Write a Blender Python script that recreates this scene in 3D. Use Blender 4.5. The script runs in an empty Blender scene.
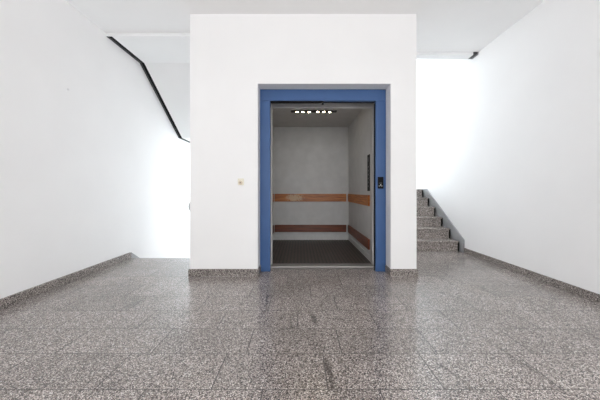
import bpy, bmesh, math, random
from mathutils import Vector, Matrix
random.seed(7)
S = bpy.context.scene
COL = S.collection

# ------------------------------------------------------------------ layout (metres, camera at x=0,y=0, floor z=0)
XL, XR = -2.558, 2.67          # side walls
YF = 3.137                    # front face of the lift shaft
SL, SR = -1.294, 1.371        # lift shaft side faces
YS = 5.80                     # rear face of the lift shaft
YB, YREAR = 7.80, -2.80       # stairwell back wall, hall rear wall
ZC = 3.082                    # hall ceiling
ZTOP = 5.70
OL, OR_, OT = -0.50, 1.07, 2.265   # opening in the shaft wall
FD = 3.307                    # face of the blue frame

# ------------------------------------------------------------------ materials
MATS = {}
def new_mat(name):
    m = bpy.data.materials.new(name); m.use_nodes = True
    nt = m.node_tree; b = nt.nodes['Principled BSDF']
    MATS[name] = m
    return m, nt, b
def plain(name, col, rough=0.5, metal=0.0, var=0.0, scale=20.0, bump=0.0, spec=0.5):
    m, nt, b = new_mat(name)
    b.inputs['Roughness'].default_value = rough
    b.inputs['Metallic'].default_value = metal
    b.inputs['Specular IOR Level'].default_value = spec
    tc = nt.nodes.new('ShaderNodeTexCoord')
    n = nt.nodes.new('ShaderNodeTexNoise'); n.inputs['Scale'].default_value = scale; n.inputs['Detail'].default_value = 4
    nt.links.new(tc.outputs['Object'], n.inputs['Vector'])
    r = nt.nodes.new('ShaderNodeValToRGB')
    r.color_ramp.elements[0].position = 0.3; r.color_ramp.elements[1].position = 0.7
    r.color_ramp.elements[0].color = tuple(c*(1-var) for c in col)+(1,)
    r.color_ramp.elements[1].color = tuple(min(1, c*(1+var)) for c in col)+(1,)
    nt.links.new(n.outputs['Fac'], r.inputs['Fac']); nt.links.new(r.outputs['Color'], b.inputs['Base Color'])
    if bump:
        bp = nt.nodes.new('ShaderNodeBump'); bp.inputs['Strength'].default_value = bump; bp.inputs['Distance'].default_value = 0.002
        nt.links.new(n.outputs['Fac'], bp.inputs['Height']); nt.links.new(bp.outputs['Normal'], b.inputs['Normal'])
    return m
def math_node(nt, op, a, b=None):
    n = nt.nodes.new('ShaderNodeMath'); n.operation = op
    for i, v in enumerate((a, b)):
        if v is None: continue
        if isinstance(v, (int, float)): n.inputs[i].default_value = v
        else: nt.links.new(v, n.inputs[i])
    return n.outputs[0]
def granite(name, gain=1.0, rough=0.22, streaks=(), tint=True, scale=150.0, spec=0.5):
    m, nt, b = new_mat(name)
    tc = nt.nodes.new('ShaderNodeTexCoord')
    v = nt.nodes.new('ShaderNodeTexVoronoi'); v.inputs['Scale'].default_value = scale
    nt.links.new(tc.outputs['Object'], v.inputs['Vector'])
    sep = nt.nodes.new('ShaderNodeSeparateColor'); nt.links.new(v.outputs['Color'], sep.inputs[0])
    ramp = nt.nodes.new('ShaderNodeValToRGB'); ramp.color_ramp.interpolation = 'CONSTANT'
    g = gain
    stops = [(0.0,(.025,.022,.021)),(0.17,(.12,.106,.101)),(0.36,(.24,.216,.207)),(0.58,(.355,.325,.313)),(0.78,(.50,.466,.452)),(0.92,(.72,.69,.67))]
    el = ramp.color_ramp.elements
    while len(el) < len(stops): el.new(0.5)
    for e, (p, c) in zip(el, stops):
        e.position = p; e.color = tuple(min(.9, x*g*t) for x, t in zip(c, (1.03, .985, .95)))+(1,)
    nt.links.new(sep.outputs[0], ramp.inputs['Fac'])
    n = nt.nodes.new('ShaderNodeTexNoise'); n.inputs['Scale'].default_value = 3.0; n.inputs['Detail'].default_value = 5
    nt.links.new(tc.outputs['Object'], n.inputs['Vector'])
    mr = nt.nodes.new('ShaderNodeMapRange'); mr.inputs['From Min'].default_value = .3; mr.inputs['From Max'].default_value = .7
    mr.inputs['To Min'].default_value = .90; mr.inputs['To Max'].default_value = 1.08
    nt.links.new(n.outputs['Fac'], mr.inputs['Value'])
    fac = mr.outputs[0]
    if tint:
        geo = nt.nodes.new('ShaderNodeNewGeometry')
        m2 = nt.nodes.new('ShaderNodeMapRange'); m2.inputs['To Min'].default_value = .90; m2.inputs['To Max'].default_value = 1.08
        nt.links.new(geo.outputs['Random Per Island'], m2.inputs['Value'])
        fac = math_node(nt, 'MULTIPLY', fac, m2.outputs[0])
    # dark scuffs with a shape of their own: (x0,y0,x1,y1,half width,strength)
    for (x0, y0, x1, y1, w, st) in streaks:
        mp = nt.nodes.new('ShaderNodeMapping'); mp.vector_type = 'TEXTURE'
        mp.inputs['Location'].default_value = ((x0+x1)/2, (y0+y1)/2, 0)
        mp.inputs['Rotation'].default_value = (0, 0, math.atan2(y1-y0, x1-x0))
        mp.inputs['Scale'].default_value = (math.hypot(x1-x0, y1-y0)/2*1.25, w, 1)
        wob = nt.nodes.new('ShaderNodeTexNoise'); wob.inputs['Scale'].default_value = 14
        nt.links.new(tc.outputs['Object'], wob.inputs['Vector'])
        vm = nt.nodes.new('ShaderNodeVectorMath'); vm.operation = 'MULTIPLY_ADD'
        vm.inputs[1].default_value = (.05, .05, 0)
        nt.links.new(wob.outputs['Color'], vm.inputs[0]); nt.links.new(tc.outputs['Object'], vm.inputs[2])
        sb = nt.nodes.new('ShaderNodeVectorMath'); sb.operation = 'SUBTRACT'; sb.inputs[1].default_value = (.025, .025, 0)
        nt.links.new(vm.outputs[0], sb.inputs[0])
        nt.links.new(sb.outputs[0], mp.inputs['Vector'])
        gr = nt.nodes.new('ShaderNodeTexGradient'); gr.gradient_type = 'SPHERICAL'
        nt.links.new(mp.outputs[0], gr.inputs['Vector'])
        mrr = nt.nodes.new('ShaderNodeMapRange'); mrr.inputs['From Max'].default_value = .6
        mrr.inputs['To Min'].default_value = 1.0; mrr.inputs['To Max'].default_value = 1-st
        nt.links.new(gr.outputs['Fac'], mrr.inputs['Value'])
        fac = math_node(nt, 'MULTIPLY', fac, mrr.outputs[0])
    mul = nt.nodes.new('ShaderNodeVectorMath'); mul.operation = 'SCALE'
    nt.links.new(ramp.outputs['Color'], mul.inputs[0]); nt.links.new(fac, mul.inputs['Scale'])
    nt.links.new(mul.outputs[0], b.inputs['Base Color'])
    b.inputs['Roughness'].default_value = rough
    b.inputs['Specular IOR Level'].default_value = spec
    return m
def wood(name, c0, c1, patch=None):
    m, nt, b = new_mat(name)
    tc = nt.nodes.new('ShaderNodeTexCoord')
    mp = nt.nodes.new('ShaderNodeMapping'); mp.inputs['Scale'].default_value = (1.5, 1.5, 22)
    nt.links.new(tc.outputs['Object'], mp.inputs['Vector'])
    n = nt.nodes.new('ShaderNodeTexNoise'); n.inputs['Scale'].default_value = 2.2; n.inputs['Detail'].default_value = 6; n.inputs['Distortion'].default_value = .6
    nt.links.new(mp.outputs[0], n.inputs['Vector'])
    r = nt.nodes.new('ShaderNodeValToRGB'); r.color_ramp.elements[0].position = .32; r.color_ramp.elements[1].position = .68
    r.color_ramp.elements[0].color = c0+(1,); r.color_ramp.elements[1].color = c1+(1,)
    nt.links.new(n.outputs['Fac'], r.inputs['Fac'])
    out = r.outputs['Color']
    if patch:                                   # worn pale scratches: centre x, half length, centre z, half height
        cx, hx, cz, hz = patch
        p2 = nt.nodes.new('ShaderNodeMapping'); p2.vector_type = 'TEXTURE'
        p2.inputs['Location'].default_value = (cx-.22, YCB-.03-4.5, cz); p2.inputs['Scale'].default_value = (hx, 1, hz)
        nt.links.new(tc.outputs['Object'], p2.inputs['Vector'])
        gr = nt.nodes.new('ShaderNodeTexGradient'); gr.gradient_type = 'SPHERICAL'; nt.links.new(p2.outputs[0], gr.inputs['Vector'])
        nn = nt.nodes.new('ShaderNodeTexNoise'); nn.inputs['Scale'].default_value = 38; nt.links.new(tc.outputs['Object'], nn.inputs['Vector'])
        f = math_node(nt, 'MULTIPLY', gr.outputs['Fac'], nn.outputs['Fac'])
        mr = nt.nodes.new('ShaderNodeMapRange'); mr.inputs['From Min'].default_value = .16; mr.inputs['From Max'].default_value = .34
        mr.inputs['To Max'].default_value = .7
        nt.links.new(f, mr.inputs['Value'])
        mx = nt.nodes.new('ShaderNodeMix'); mx.data_type = 'RGBA'
        nt.links.new(mr.outputs[0], mx.inputs['Factor']); nt.links.new(out, mx.inputs['A']); mx.inputs['B'].default_value = (.62, .48, .30, 1)
        out = mx.outputs['Result']
    nt.links.new(out, b.inputs['Base Color']); b.inputs['Roughness'].default_value = .4
    return m
def emit(name, col, strength):
    m, nt, b = new_mat(name)
    b.inputs['Base Color'].default_value = (.9, .9, .85, 1)
    b.inputs['Emission Color'].default_value = col+(1,); b.inputs['Emission Strength'].default_value = strength
    return m
def glass(name):
    m, nt, b = new_mat(name)
    nt.nodes.remove(b); out = nt.nodes['Material Output']
    tr = nt.nodes.new('ShaderNodeBsdfTransparent'); tr.inputs[0].default_value = (.94, .97, .97, 1)
    gl = nt.nodes.new('ShaderNodeBsdfGlossy'); gl.inputs['Roughness'].default_value = .02
    mx = nt.nodes.new('ShaderNodeMixShader')
    mx.inputs[0].default_value = .06; nt.links.new(tr.outputs[0], mx.inputs[1]); nt.links.new(gl.outputs[0], mx.inputs[2])
    nt.links.new(mx.outputs[0], out.inputs['Surface'])
    return m

YCB = 5.44                     # lift car back wall
WALL = plain('wall_paint', (.875, .865, .865), .75, var=.012, scale=2.0, spec=.2)
CEIL = plain('ceiling_paint', (.90, .895, .895), .85, var=.012, scale=2.0, spec=.2)
SOFF = plain('soffit_paint', (.86, .86, .86), .85, var=.012, scale=2.0, spec=.2)
STREAKS = [(.083,2.20,.127,1.99,.030,.55), (.15,1.60,.176,1.33,.022,.6),
           (.78,1.58,.878,1.354,.014,.45), (1.247,1.83,1.318,1.389,.013,.4),
           (-.33,2.70,-.28,2.22,.018,.4), (-.075,2.13,-.06,1.90,.014,.35), (-1.43,2.47,-1.50,2.23,.055,.28),
           (2.30,2.52,2.42,2.44,.022,.4), (1.36,2.63,1.42,2.60,.02,.35), (-1.20,1.78,-1.27,1.55,.05,.25), (-.92,1.42,-1.04,1.30,.05,.22)]
FLOOR = granite('floor_granite', 1.02, .20, STREAKS, spec=.8, scale=230.0)
STONE = granite('step_granite', 1.15, .22, scale=200, tint=False, spec=.7)
SKIRT = granite('skirting_granite', 0.85, .4, scale=190, tint=False, spec=.3)
SKIRT2 = plain('stair_skirting_stone', (.36, .36, .37), .35, var=.10, scale=60, spec=.35)
JOINT = plain('floor_joint', (.065, .058, .055), .8, var=.1)
DARK = plain('dark_fill', (.05, .05, .05), .9, var=.1)
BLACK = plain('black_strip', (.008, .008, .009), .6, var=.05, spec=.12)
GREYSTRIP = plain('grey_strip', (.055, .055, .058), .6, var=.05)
GREYGAP = plain('grey_gap_shade', (.25, .25, .26), .6, var=.05)
BLUE = plain('blue_paint', (.052, .113, .265), .42, var=.03, scale=5, spec=.3)
REVEAL = plain('reveal_paint', (.80, .79, .80), .6, var=.02)
STEEL = plain('car_steel', (.52, .51, .495), .38, .25, var=.04, scale=8)
CARGREY = plain('car_panel_grey', (.56, .556, .552), .45, 0, var=.06, scale=6)
CARCEIL = plain('car_ceiling_grey', (.54, .525, .505), .5, 0, var=.05, scale=6)
KICK = plain('kick_plate', (.60, .60, .59), .4, .1, var=.04)
RUBBER = plain('brown_rubber', (.018, .014, .012), .45, var=.12, scale=9)
RUBBER2 = plain('brown_rubber_rib', (.085, .066, .056), .5, var=.12, scale=9)
ALU = plain('sill_aluminium', (.36, .35, .335), .35, .6, var=.08, scale=30)
RAIL_W = wood('orange_wood', (.24, .058, .009), (.58, .21, .045), (-.10, .30, .865, .13))
RAIL_D = wood('red_wood', (.085, .019, .007), (.21, .050, .014))
PLASTIC_B = plain('black_plastic', (.010, .010, .011), .5, var=.05, spec=.10)
PLASTIC_W = plain('white_plastic', (.75, .75, .73), .4, var=.01)
SWITCHGREY = plain('switch_grey', (.42, .43, .44), .4, var=.01)
CREAM = plain('cream_plastic', (.78, .74, .62), .4, var=.02)
BRASS = plain('brass', (.52, .43, .33), .4, .4, var=.05)
GREYBTN = plain('button_grey', (.13, .13, .135), .4, var=.03)
CHROME = plain('chrome', (.6, .6, .6), .25, .9, var=.03)
LAMP = emit('lamp_glow', (1.0, .86, .60), 30)
LAMPDARK = plain('lamp_housing', (.03, .025, .022), .5, var=.05)
SIGNLIT = emit('indicator_glow', (.75, .85, 1.0), .12)
WFRAME = plain('window_frame_white', (.75, .75, .75), .4, var=.01)
GLASS = glass('window_glass')

# ------------------------------------------------------------------ mesh helpers
def box(bm, x0, x1, y0, y1, z0, z1, bev=0.0, mi=0):
    vs = [bm.verts.new((x, y, z)) for z in (z0, z1) for y in (y0, y1) for x in (x0, x1)]
    fs = [bm.faces.new([vs[i] for i in q]) for q in ((0,2,3,1),(4,5,7,6),(0,1,5,4),(2,6,7,3),(0,4,6,2),(1,3,7,5))]
    for f in fs: f.material_index = mi
    if bev:
        es = list({e for f in fs for e in f.edges})
        bmesh.ops.bevel(bm, geom=es, offset=bev, segments=2, profile=.5, affect='EDGES')
def prism_x(bm, pts, x0, x1, mi=0):                  # pts in (y,z), extruded along x
    a = [bm.verts.new((x0, y, z)) for y, z in pts]; b = [bm.verts.new((x1, y, z)) for y, z in pts]
    n = len(pts); fs = [bm.faces.new(a), bm.faces.new(b[::-1])]
    for i in range(n): fs.append(bm.faces.new((a[i], b[i], b[(i+1) % n], a[(i+1) % n])))
    for f in fs: f.material_index = mi
def cyl(bm, c, axis, r, h, seg=20, r2=None, mi=0):   # centred on c, along axis
    q = Vector((0,0,1)).rotation_difference(Vector(axis)).to_matrix().to_4x4()
    n0 = len(bm.faces)
    bmesh.ops.create_cone(bm, cap_ends=True, segments=seg, radius1=r, radius2=r if r2 is None else r2, depth=h, matrix=Matrix.Translation(c) @ q)
    bm.faces.ensure_lookup_table()
    for f in bm.faces[n0:]: f.material_index = mi
def wloc(o):
    v = Vector((0,0,0))
    while o: v += o.location; o = o.parent
    return v
def obj(name, bm, mat, parent=None, loc=None, smooth=False):
    """link a bmesh drawn in world coordinates as one object whose origin is its parent's origin (or loc)"""
    org = wloc(parent) if parent else Vector(loc or (0,0,0))
    bmesh.ops.recalc_face_normals(bm, faces=bm.faces)
    # texture coordinates follow world space: keep the mesh in world coords for root-less setting, shift otherwise
    for v in bm.verts: v.co -= org
    me = bpy.data.meshes.new(name); bm.to_mesh(me); bm.free()
    for m in (mat if isinstance(mat, (list, tuple)) else [mat]): me.materials.append(m)
    if smooth:
        for p in me.polygons: p.use_smooth = True
    o = bpy.data.objects.new(name, me); COL.objects.link(o)
    if parent: o.parent = parent
    else: o.location = org
    return o
def B(*a, **k):
    bm = bmesh.new(); box(bm, *a, **k); return bm
def struct(name, bm, mat, parent=None):
    o = obj(name, bm, mat, parent)
    if not parent: o['kind'] = 'structure'
    return o
def thing(name, label, cat, loc=(0,0,0), group=None):
    o = bpy.data.objects.new(name, None); COL.objects.link(o); o.location = loc; o.empty_display_size = .1
    o['label'] = label; o['category'] = cat
    if group: o['group'] = group
    return o
def tag(o, label, cat, group=None):
    o['label'] = label; o['category'] = cat
    if group: o['group'] = group
    return o

# ------------------------------------------------------------------ floor: granite tiles in staggered rows
TL, TD, G = .589, .2967, .0023
offs = {-1: .99, 0: .73, 1: .847, 2: -.017, 3: .32, 4: -.485, 5: -1.32}
regions = [(XL, XR, YREAR, 3.123), (XL, SL, 3.123, 3.98), (SR, XR, 3.123, 4.43), (OL, OR_, 3.123, 3.405)]
bm = bmesh.new()
for k in range(-14, 11):
    y0, y1 = 1.343+TD*k, 1.343+TD*(k+1)
    off = offs.get(k, random.uniform(0, TL))
    for i in range(-9, 10):
        x0 = off+TL*i; x1 = x0+TL
        for ri, (a, b, c, d) in enumerate(regions):
            X0, X1, Y0, Y1 = max(x0+G*1.3, a), min(x1-G*1.3, b), max(y0+G*.8, c), min(y1-G*.8, d)
            if X1-X0 < .01 or Y1-Y0 < .004: continue
            bm.faces.new([bm.verts.new(p) for p in ((X0,Y0,0),(X1,Y0,0),(X1,Y1,0),(X0,Y1,0))])
for (a, b, c, d) in regions:
    box(bm, a, b, c, d, -.18, -.0012, mi=1)
struct('floor', bm, [FLOOR, JOINT])
# floor of the storey below, seen only from the side
struct('floor_lower', B(XL, XR, 3.98, YB, -1.25, -1.06), STONE)

# ------------------------------------------------------------------ room shell
T = .2
FILL_WIN = (-2.45, -.55, .75, 2.80)      # y0, y1, z0, z1: unseen window added to each side wall, brightens the one opposite
def side_wall(name, x0, x1):
    y0, y1, z0, z1 = FILL_WIN
    bm = bmesh.new()
    box(bm, x0, x1, YREAR-T, y0, -1.25, ZTOP); box(bm, x0, x1, y1, YB+T, -1.25, ZTOP)
    box(bm, x0, x1, y0, y1, -1.25, z0); box(bm, x0, x1, y0, y1, z1, ZTOP)
    struct(name, bm, WALL)
side_wall('wall_left', XL-T, XL); side_wall('wall_right', XR, XR+T)
def wall_with_windows(name, y0, y1, z0, z1, holes):
    xs = sorted({XL, XR, *[h[0] for h in holes], *[h[1] for h in holes]})
    zs = sorted({z0, z1, *[h[2] for h in holes], *[h[3] for h in holes]})
    bm = bmesh.new()
    for i in range(len(xs)-1):
        for j in range(len(zs)-1):
            cx, cz = (xs[i]+xs[i+1])/2, (zs[j]+zs[j+1])/2
            if any(h[0] < cx < h[1] and h[2] < cz < h[3] for h in holes): continue
            box(bm, xs[i], xs[i+1], y0, y1, zs[j], zs[j+1])
    bmesh.ops.remove_doubles(bm, verts=bm.verts, dist=1e-5)
    # drop the doubled inner faces between neighbouring blocks
    seen = {}
    for f in bm.faces: seen.setdefault(tuple(sorted(v.index for v in f.verts)), []).append(f)
    bm.verts.index_update(); seen = {}
    for f in bm.faces: seen.setdefault(tuple(sorted(v.index for v in f.verts)), []).append(f)
    bmesh.ops.delete(bm, geom=[f for fs in seen.values() if len(fs) > 1 for f in fs], context='FACES_ONLY')
    return struct(name, bm, WALL)
REAR_WIN = [(-2.25, -.15, .55, 2.85), (.15, 2.35, .55, 2.85)]
BACK_WIN = [(-2.45, -.30, -.45, 2.10), (.35, 2.58, 1.25, 4.30)]
wall_with_windows('wall_rear', YREAR-T, YREAR, 0, ZC, REAR_WIN)
wall_with_windows('wall_back', YB, YB+T, -1.25, ZTOP, BACK_WIN)
def window(name, h, y, inward):
    x0, x1, z0, z1 = h
    f = bmesh.new(); w = .06; a, b = y-.04, y+.04
    box(f, x0, x0+w, a, b, z0, z1); box(f, x1-w, x1, a, b, z0, z1)
    box(f, x0+w, x1-w, a, b, z0, z0+w); box(f, x0+w, x1-w, a, b, z1-w, z1)
    m = (x0+x1)/2; box(f, m-.04, m+.04, a, b, z0+w, z1-w)
    o = struct(name, f, WFRAME)
    for (p, q) in ((x0+w, m-.04), (m+.04, x1-w)):
        obj('pane', B(p, q, y-.006, y+.006, z0+w, z1-w), GLASS, o)
    hb = bmesh.new(); box(hb, m-.012, m+.012, y+inward*.04, y+inward*.055, (z0+z1)/2-.03, (z0+z1)/2+.03, .004)
    box(hb, m-.01, m+.01, y+inward*.055, y+inward*.075, (z0+z1)/2-.11, (z0+z1)/2+.01, .004)
    obj('window_handle', hb, CHROME, o)
def fill_window(name, x, inward):
    y0, y1, z0, z1 = FILL_WIN; w = .06; a, b = x-.04, x+.04
    f = bmesh.new(); m = (y0+y1)/2
    box(f, a, b, y0, y0+w, z0, z1); box(f, a, b, y1-w, y1, z0, z1); box(f, a, b, y0+w, y1-w, z0, z0+w); box(f, a, b, y0+w, y1-w, z1-w, z1); box(f, a, b, m-.04, m+.04, z0+w, z1-w)
    o = struct(name, f, WFRAME)
    for (p, q) in ((y0+w, m-.04), (m+.04, y1-w)):
        obj('pane', B(x-.006, x+.006, p, q, z0+w, z1-w), GLASS, o)
    c = x+inward*.05
    obj('window_handle', B(c-.012, c+.012, m-.012, m+.012, (z0+z1)/2-.10, (z0+z1)/2+.03, .004), CHROME, o)
fill_window('fill_window_5', XL-.1, 1); fill_window('fill_window_6', XR+.1, -1)  # both added out of view to light the side walls
window('window_1', REAR_WIN[0], YREAR-.1, 1); window('window_2', REAR_WIN[1], YREAR-.1, 1)
window('window_3', BACK_WIN[0], YB+.1, -1); window('window_4', BACK_WIN[1], YB+.1, -1)

# ceiling over the hall: ends at different depths left and right of the shaft
bm = bmesh.new()
box(bm, XL, SL, YREAR, 3.514, ZC, 3.26); box(bm, SL, SR, YREAR, YF+.1, ZC, 3.26); box(bm, SR, XR, YREAR, 3.994, ZC, 3.26)
struct('ceiling', bm, CEIL)
struct('ceiling_upper', B(XL, XR, 3.3, YB, ZTOP, ZTOP+.2), CEIL)
struct('wall_upper', B(XL, XR, 3.16, 3.30, 3.26, ZTOP), WALL)

# lift shaft
bm = bmesh.new(); y1 = YF+.36
box(bm, SL, OL, YF, y1, 0, 3.26); box(bm, OR_, SR, YF, y1, 0, 3.26); box(bm, OL, OR_, YF, y1, OT, 3.26)
bmesh.ops.remove_doubles(bm, verts=bm.verts, dist=1e-5)
struct('wall_front', bm, WALL)
struct('wall_shaft_left', B(SL, SL+.15, y1, YS, -1.25, ZTOP), WALL)
struct('wall_shaft_right', B(SR-.15, SR, y1, YS, -1.25, ZTOP), WALL)
struct('wall_shaft_back', B(SL+.15, SR-.15, YS-.15, YS, -1.25, ZTOP), WALL)
# slim painted casing of the opening
bm = bmesh.new(); e = .004
box(bm, OL, OL+e, YF-.001, FD, 0.078, OT); box(bm, OR_-e, OR_, YF-.001, FD, 0.078, OT); box(bm, OL+e, OR_-e, YF-.001, FD, OT-e, OT)
struct('trim_1', bm, REVEAL)

# ------------------------------------------------------------------ skirtings
HB, TB = .080, .015
bm = bmesh.new(); box(bm, XL, XL+.030, YREAR, 4.0, 0, HB, .002); struct('baseboard_left', bm, SKIRT)
bm = bmesh.new(); box(bm, XR-TB, XR, YREAR, 4.32, 0, HB, .002); struct('baseboard_right', bm, SKIRT)
bm = bmesh.new()
box(bm, SL-TB, OL, YF-TB, YF, 0, HB+.004, .002); box(bm, OL, OL+TB, YF-TB, FD-.002, 0, HB+.004, .002); box(bm, SL-TB, SL, YF, 3.97, 0, HB+.004, .002)
struct('baseboard_front_left', bm, SKIRT)
bm = bmesh.new()
box(bm, OR_, SR+TB, YF-TB, YF, 0, HB+.004, .002); box(bm, OR_-TB, OR_, YF-TB, FD-.002, 0, HB+.004, .002); box(bm, SR, SR+TB, YF, 4.38, 0, HB+.004, .002)
struct('baseboard_front_right', bm, SKIRT)
bm = bmesh.new(); box(bm, XL+TB, XR-TB, YREAR, YREAR+TB, 0, HB, .002); struct('baseboard_rear', bm, SKIRT)

# ------------------------------------------------------------------ stairs
R, TR, Y1, NS = .1725, .26, 4.40, 6
st = thing('staircase', 'speckled granite stairs rising beside the right wall behind the lift shaft', 'stairs', (2.0, Y1, 0))
for k in range(1, NS+1):
    y = Y1+(k-1)*TR; yb = y+TR+.03 if k < NS else YB
    bm = bmesh.new()
    box(bm, SR, 2.618, y+.030, yb, (k-1)*R - (.0 if k == 1 else .02), k*R-.032)
    box(bm, SR, 2.622, y, yb, k*R-.030, k*R, .007)
    box(bm, 2.622, 2.638, y+.016, yb, max(0, (k-1)*R-.02), k*R-.012, mi=1)  # painted shade: black fill in the open gap beside the step
    obj('step' if k < NS else 'landing', bm, [STONE, BLACK], st)
z7 = NS*R
pts = [(4.325, 0.0), (4.325, .205)]
slope = .165/.25
ye = 4.325+(z7+.012-.205)/slope
pts += [(ye, z7+.012), (YB, z7+.012), (YB, z7-.1), (Y1+(NS-1)*TR, z7-.1), (4.42, 0)]
bm = bmesh.new(); prism_x(bm, pts, XR-.02, XR); obj('skirting_board', bm, SKIRT2, st)
bm = bmesh.new(); prism_x(bm, [(Y1+.03, 0), (Y1+.35, 0), (Y1+(NS-1)*TR+.2, (NS-1)*R-.3), (YB, (NS-1)*R-.3), (YB, 0)], 2.615, XR-.02); obj('core', bm, DARK, st)  # fill below the step-end gap, coloured dark to stand for its shade

# flight going down on the left
sd = thing('staircase', 'granite stairs leading down beside the left wall past the landing edge', 'stairs', (-1.9, 3.98, -.9))
YD = 3.98
for k in range(1, 6):
    y = YD+(k-1)*TR
    bm = bmesh.new(); z = -k*R
    yb = y+TR+.03 if k < 5 else YB
    box(bm, XL+.055, SL, y, yb, z-.032, z, .004); box(bm, XL+.055, SL, y+.01, y+.05 if k < 5 else YB, z-.2, z-.032)
    obj('step' if k < 5 else 'landing', bm, STONE, sd)
zl = -5*R
pts = [(4.0, .08), (4.0, -.2), (YD+.3, -.4), (YD+5*TR, zl-.1), (YB, zl-.1), (YB, zl+.08), (YD+5*TR+.02, zl+.08)]
bm = bmesh.new(); prism_x(bm, pts, XL, XL+.03); obj('skirting_board', bm, SKIRT2, sd)
bm = bmesh.new(); box(bm, XL+.02, SL, 3.955, 3.98, -.18, -.0015); obj('riser', bm, STONE, sd)

# upper flights: white soffits above left and right
GAP = .075
prof = [(3.514, 3.04), (4.25, 3.04), (5.616, 2.116), (YB, 2.116), (YB, 2.33), (5.68, 2.33)]
n = 5; top = 3.26; run = (5.68-4.37)/n
for i in range(n):
    y = 5.68-run*i; z = 2.33+(top-2.33)/n*(i+1)
    prof += [(y, z), (y-run, z)]
prof += [(3.514, 3.26)]
bm = bmesh.new(); prism_x(bm, prof, XL+GAP, SL); box(bm, XL, XL+GAP, 3.514, 3.524, 3.042, 3.26); struct('ceiling_stair_left', bm, SOFF)
es = thing('gap_shade_strip', 'angular shadow gap, painted as a black strip, running down the left wall beside the white stair underside', 'shadow gap', (XL, 4.4, 3.04))
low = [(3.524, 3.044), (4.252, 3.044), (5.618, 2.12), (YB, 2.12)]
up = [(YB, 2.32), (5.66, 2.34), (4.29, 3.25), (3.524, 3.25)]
bm = bmesh.new(); prism_x(bm, low+up, XL+.028, XL+GAP); obj('strip', bm, BLACK, es)  # black fill paints the unlit inside of the soffit gap
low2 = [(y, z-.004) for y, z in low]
bm = bmesh.new(); prism_x(bm, low2+up, XL, XL+.028); obj('gap_shade_edge', bm, GREYSTRIP, es)  # paler shade of the gap next to the wall, put into the colour

s2 = .66; yl = 6.2
prof = [(3.994, 3.04), (4.12, 3.04), (yl, 3.04+s2*(yl-4.12)), (YB, 3.04+s2*(yl-4.12)), (YB, 3.28+s2*(yl-4.12)), (yl, 3.28+s2*(yl-4.12))]
m8 = 8
for i in range(m8):
    y = yl-(yl-4.12)/m8*i; z = 3.28+s2*(yl-4.12)*(1-(i+1)/m8)
    prof += [(y, z), (y-(yl-4.12)/m8, z)]
prof += [(3.994, 3.28)]
bm = bmesh.new(); prism_x(bm, prof, SR, XR-GAP); struct('ceiling_stair_right', bm, SOFF)
es2 = thing('gap_shade_strip', 'short shadow gap, painted as a dark strip, at the right wall where the ceiling ends', 'shadow gap', (XR, 4.0, 3.05))
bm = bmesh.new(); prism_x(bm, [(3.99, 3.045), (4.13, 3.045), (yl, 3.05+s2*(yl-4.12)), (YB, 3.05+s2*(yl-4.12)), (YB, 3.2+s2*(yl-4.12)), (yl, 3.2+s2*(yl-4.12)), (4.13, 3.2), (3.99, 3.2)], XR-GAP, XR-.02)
obj('strip', bm, GREYSTRIP, es2)  # dark fill stands for the shade in the right-hand gap
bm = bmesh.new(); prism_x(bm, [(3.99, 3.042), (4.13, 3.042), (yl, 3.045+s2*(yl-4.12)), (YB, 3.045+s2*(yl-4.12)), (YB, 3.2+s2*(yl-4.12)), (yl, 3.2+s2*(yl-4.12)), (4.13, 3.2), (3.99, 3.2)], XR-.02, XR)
obj('gap_shade_edge', bm, GREYGAP, es2)  # lighter painted shade where the gap meets the wall

# ------------------------------------------------------------------ blue door frame
FL, FR, FT = -.37, .94, 2.12
df = thing('elevator_door_frame', 'blue painted steel lift door frame set in the white shaft wall', 'door frame', (.285, FD, 0))
yb = 3.37
obj('jamb', B(OL+e, FL, FD, yb, 0, FT, .004), BLUE, df); obj('jamb', B(FR, OR_-e, FD, yb, 0, FT, .004), BLUE, df)
obj('header', B(OL+e, OR_-e, FD, yb, FT, OT-e, .004), BLUE, df)
bm = bmesh.new(); box(bm, FL, .283, FD+.006, yb+.012, FT-.010, FT, .001); box(bm, .283, FR, yb-.012, yb+.012, FT-.004, FT, .001)
obj('door_track', bm, BLACK, df)
bm = bmesh.new(); box(bm, .272, .296, FD+.02, FD+.05, FT-.038, FT, .003); obj('guide_shoe', bm, PLASTIC_B, df)
bm = bmesh.new(); box(bm, FR-.008, FR, FD+.03, yb, 0, FT-.02, .001); obj('rubber_seal', bm, BLACK, df)
bm = bmesh.new()
box(bm, FL-.12, FR+.12, 3.405, 3.425, -.05, .001); box(bm, FL-.12, FR+.12, 3.437, 3.47, -.05, .001); box(bm, FL-.12, FR+.12, 3.425, 3.437, -.05, -.015)
obj('sill', bm, ALU, df)

# call panel on the right jamb
cp = thing('call_panel', 'black lift call panel on the right blue jamb', 'call panel', (.997, FD, 1.10))
obj('plate', B(.962, 1.033, FD-.012, FD, 1.03, 1.175, .004), PLASTIC_B, cp)
for dx in (-.016, .012):
    bm = bmesh.new(); cyl(bm, (.997+dx, FD-.015, 1.062), (0,1,0), .010, .008, 16); obj('button', bm, GREYBTN, cp)
bm = bmesh.new(); box(bm, .982, 1.012, FD-.0135, FD-.0115, 1.088, 1.106, .0005); obj('display', bm, DARK, cp)
bm = bmesh.new(); cyl(bm, (.997, FD-.014, 1.075), (0,1,0), .005, .006, 12); obj('indicator_lamp', bm, SIGNLIT, cp)

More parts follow.
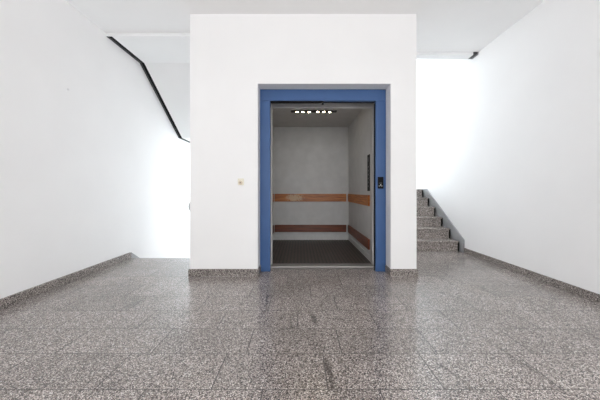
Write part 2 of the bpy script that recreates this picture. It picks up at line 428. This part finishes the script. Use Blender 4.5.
# ------------------------------------------------------------------ lift car
CL, CR, CF, CZ = -.55, .995, 3.62, 2.306
car = thing('elevator_car', 'open grey lift car with wooden bumper boards and dark ribbed floor', 'lift', (.22, 4.5, 0))
def cpart(name, bm, mat, parent=None): return obj(name, bm, mat, parent or car)
bm = bmesh.new(); box(bm, CL-.03, CR+.03, CF, YCB+.03, -.06, -.006); box(bm, CL, CR, CF+.05, YCB, -.006, -.001)
nr = 30
for i in range(nr):
    x = CL+(CR-CL)*(i+.5)/nr; box(bm, x-.013, x+.013, CF+.05, YCB, -.001, .005, mi=1)
cpart('floor_mat', bm, [RUBBER, RUBBER2])
cpart('car_sill', B(FL-.12, FR+.10, 3.535, CF+.05, -.05, .003, .002), ALU)
cpart('back_panel', B(CL-.03, CR+.03, YCB, YCB+.03, 0, CZ), CARGREY)
cpart('side_panel', B(CL-.03, CL, CF, YCB, 0, CZ), CARGREY)
cpart('side_panel', B(CR, CR+.03, CF, YCB, 0, CZ), CARGREY)
cpart('ceiling_panel', B(CL-.03, CR+.03, CF, YCB+.03, CZ, CZ+.04), CARCEIL)
bm = bmesh.new(); box(bm, CL, -.378, CF, CF+.07, 0, 2.13, .002); box(bm, CL, -.378, CF, CF+.07, 2.13, CZ)
cpart('front_post', bm, STEEL)
bm = bmesh.new(); box(bm, CR-.014, CR, CF, CF+.12, 0, CZ-.01, .003); cpart('front_post', bm, STEEL)
cpart('door_header', B(-.378, CR-.014, CF-.01, CF+.05, 2.125, CZ, .003), STEEL)
bm = bmesh.new(); box(bm, CL, CR, YCB-.008, YCB, 0.004, .115, .002); cpart('kick_plate', bm, KICK)
bm = bmesh.new(); box(bm, CR-.008, CR, CF+.12, YCB-.008, 0.004, .085, .002); cpart('kick_plate', bm, KICK)
bm = bmesh.new(); box(bm, CL, CL+.022, YCB-.03, YCB-.008, .115, CZ, .004); cpart('corner_trim', bm, STEEL)
bm = bmesh.new(); box(bm, CR-.020, CR, YCB-.02, YCB-.008, .115, CZ, .004); cpart('corner_trim', bm, STEEL)
for z0, z1, mat in ((.785, .942, RAIL_W), (.165, .312, RAIL_D)):
    for a, b_ in ((CL+.035, CR-.055),):
        p = cpart('bumper_board', B(a, b_, YCB-.026, YCB-.001, z0, z1, .004), mat)
        p['label'] = 'orange wooden bumper board with pale scratches' if mat is RAIL_W else 'dark red-brown wooden bumper board'
        for x in (a-.008, b_+.001):
            cpart('end_cap', B(x, x+.007, YCB-.028, YCB-.001, z0-.002, z1+.002, .001), STEEL, p)
    cpart('bumper_board', B(CR-.026, CR-.001, 3.79, YCB-.03, z0, z1, .004), mat)
    cpart('bumper_board', B(CL+.001, CL+.026, CF+.08, YCB-.03, z0, z1, .004), mat)
# operating panel beside the door opening, on the right side panel
op = cpart('control_panel', B(CR-.018, CR-.002, 3.745, 3.875, 1.0, 1.52, .004), PLASTIC_B)
for i in range(6):
    bm = bmesh.new(); cyl(bm, (CR-.0195, 3.81, 1.07+.055*i), (1,0,0), .012, .004, 14); cpart('button', bm, GREYBTN, op)
cpart('display', B(CR-.0195, CR-.0175, 3.775, 3.845, 1.42, 1.48, .0005), GREYSTRIP, op)
# lamp row in the car ceiling
lf = cpart('light_fixture', B(-.15, .60, 4.32, 4.40, CZ-.014, CZ, .005), LAMPDARK)
for px in (297.2, 303.0, 309.2, 317.8, 323.7, 329.7):
    x = (px-300)*4.36/266.67
    bm = bmesh.new(); cyl(bm, (x, 4.36, CZ-.014), (0,0,1), .018, .006, 16); cpart('lamp', bm, LAMP, lf)

# ------------------------------------------------------------------ small things on the walls
ks = thing('key_switch', 'small cream key switch with brass lock on the white shaft wall left of the lift', 'switch', (-.692, YF, 1.105))
kx, kz = -.695, 1.105
obj('plate', B(kx-.036, kx+.036, YF-.010, YF, kz-.036, kz+.042, .004), CREAM, ks)
bm = bmesh.new(); cyl(bm, (kx-.002, YF-.014, kz-.008), (0,1,0), .023, .012, 28); lk = obj('lock_cylinder', bm, BRASS, ks)
bm = bmesh.new(); box(bm, kx-.011, kx+.005, YF-.022, YF-.0195, kz-.013, kz-.003, .0005); obj('keyhole', bm, PLASTIC_B, lk)
ls = thing('wall_switch', 'small pale rounded switch sticking out of the left edge of the shaft at hip height', 'switch', (SL, 3.165, .815))
obj('back_plate', B(SL-.010, SL, 3.142, 3.205, .760, .870, .004), SWITCHGREY, ls)
bm = bmesh.new(); bmesh.ops.create_uvsphere(bm, u_segments=24, v_segments=14, radius=1, matrix=Matrix.Translation((SL-.006, 3.170, .815)) @ Matrix.Diagonal((.026, .026, .050, 1)))
obj('cover', bm, SWITCHGREY, ls, smooth=True)
bm = bmesh.new(); d = 2.94; zz = 1+(191-89.5)/266.67*d; cyl(bm, (XL+.003, d, zz), (1,0,0), .013, .005, 18); cyl(bm, (XL+.008, d, zz), (1,0,0), .006, .006, 10)
tag(obj('wall_plug', bm, REVEAL, None, (XL, d, zz)), 'tiny grey screw plug high on the bare left wall', 'screw')

# ------------------------------------------------------------------ light: overcast daylight through the windows (side pair added), lamps in the car
w = bpy.data.worlds.new('daylight'); S.world = w; SKY_A, SKY_B = 2.92, 5.9; w.use_nodes = True
nt = w.node_tree; bg = nt.nodes['Background']
# overcast sky, far brighter and cooler on the courtyard side (+Y) than on the street side
tc = nt.nodes.new('ShaderNodeTexCoord'); sx = nt.nodes.new('ShaderNodeSeparateXYZ'); nt.links.new(tc.outputs['Generated'], sx.inputs[0])
mr = nt.nodes.new('ShaderNodeMapRange'); mr.interpolation_type = 'SMOOTHSTEP'; mr.inputs['From Min'].default_value = -.25; mr.inputs['From Max'].default_value = .35
nt.links.new(sx.outputs['Y'], mr.inputs['Value'])
mx = nt.nodes.new('ShaderNodeMix'); mx.data_type = 'RGBA'; nt.links.new(mr.outputs[0], mx.inputs['Factor'])
mx.inputs['A'].default_value = (1.0, .945, .945, 1); mx.inputs['B'].default_value = (.91, .955, 1.0, 1)
nt.links.new(mx.outputs['Result'], bg.inputs[0])
ms = nt.nodes.new('ShaderNodeMapRange'); ms.inputs['To Min'].default_value = SKY_A; ms.inputs['To Max'].default_value = SKY_B
nt.links.new(mr.outputs[0], ms.inputs['Value']); nt.links.new(ms.outputs[0], bg.inputs[1])
def portal(h, y, rx):
    l = bpy.data.lights.new('window_portal', 'AREA'); l.shape = 'RECTANGLE'; l.size = h[1]-h[0]; l.size_y = h[3]-h[2]
    l.cycles.is_portal = True
    o = bpy.data.objects.new('window_portal', l); COL.objects.link(o)
    o.location = ((h[0]+h[1])/2, y, (h[2]+h[3])/2); o.rotation_euler = (rx, 0, 0)
for h in REAR_WIN: portal(h, YREAR-.17, math.pi/2)
for h in BACK_WIN: portal(h, YB+.17, -math.pi/2)
for x, r in ((XL-.17, -math.pi/2), (XR+.17, math.pi/2)):
    portal((x, x, FILL_WIN[2], FILL_WIN[3]), (FILL_WIN[0]+FILL_WIN[1])/2, math.pi/2)
    o = COL.objects[-1]; o.data.size = FILL_WIN[1]-FILL_WIN[0]; o.rotation_euler = (math.pi/2, 0, r)

cam = bpy.data.cameras.new('camera'); co = bpy.data.objects.new('camera', cam); COL.objects.link(co)
co.location = (0, 0, 1.0); co.rotation_euler = (math.pi/2, 0, 0)
cam.lens = 16; cam.sensor_width = 36; cam.shift_y = -9/600; cam.clip_start = .05
S.camera = co
vs = S.view_settings
vs.view_transform = 'Standard'; vs.look = 'None'; vs.gamma = 1; vs.use_curve_mapping = False; vs.exposure = 0.80
S.cycles.max_bounces = 16; S.cycles.diffuse_bounces = 10; S.cycles.glossy_bounces = 6; S.cycles.transparent_max_bounces = 12
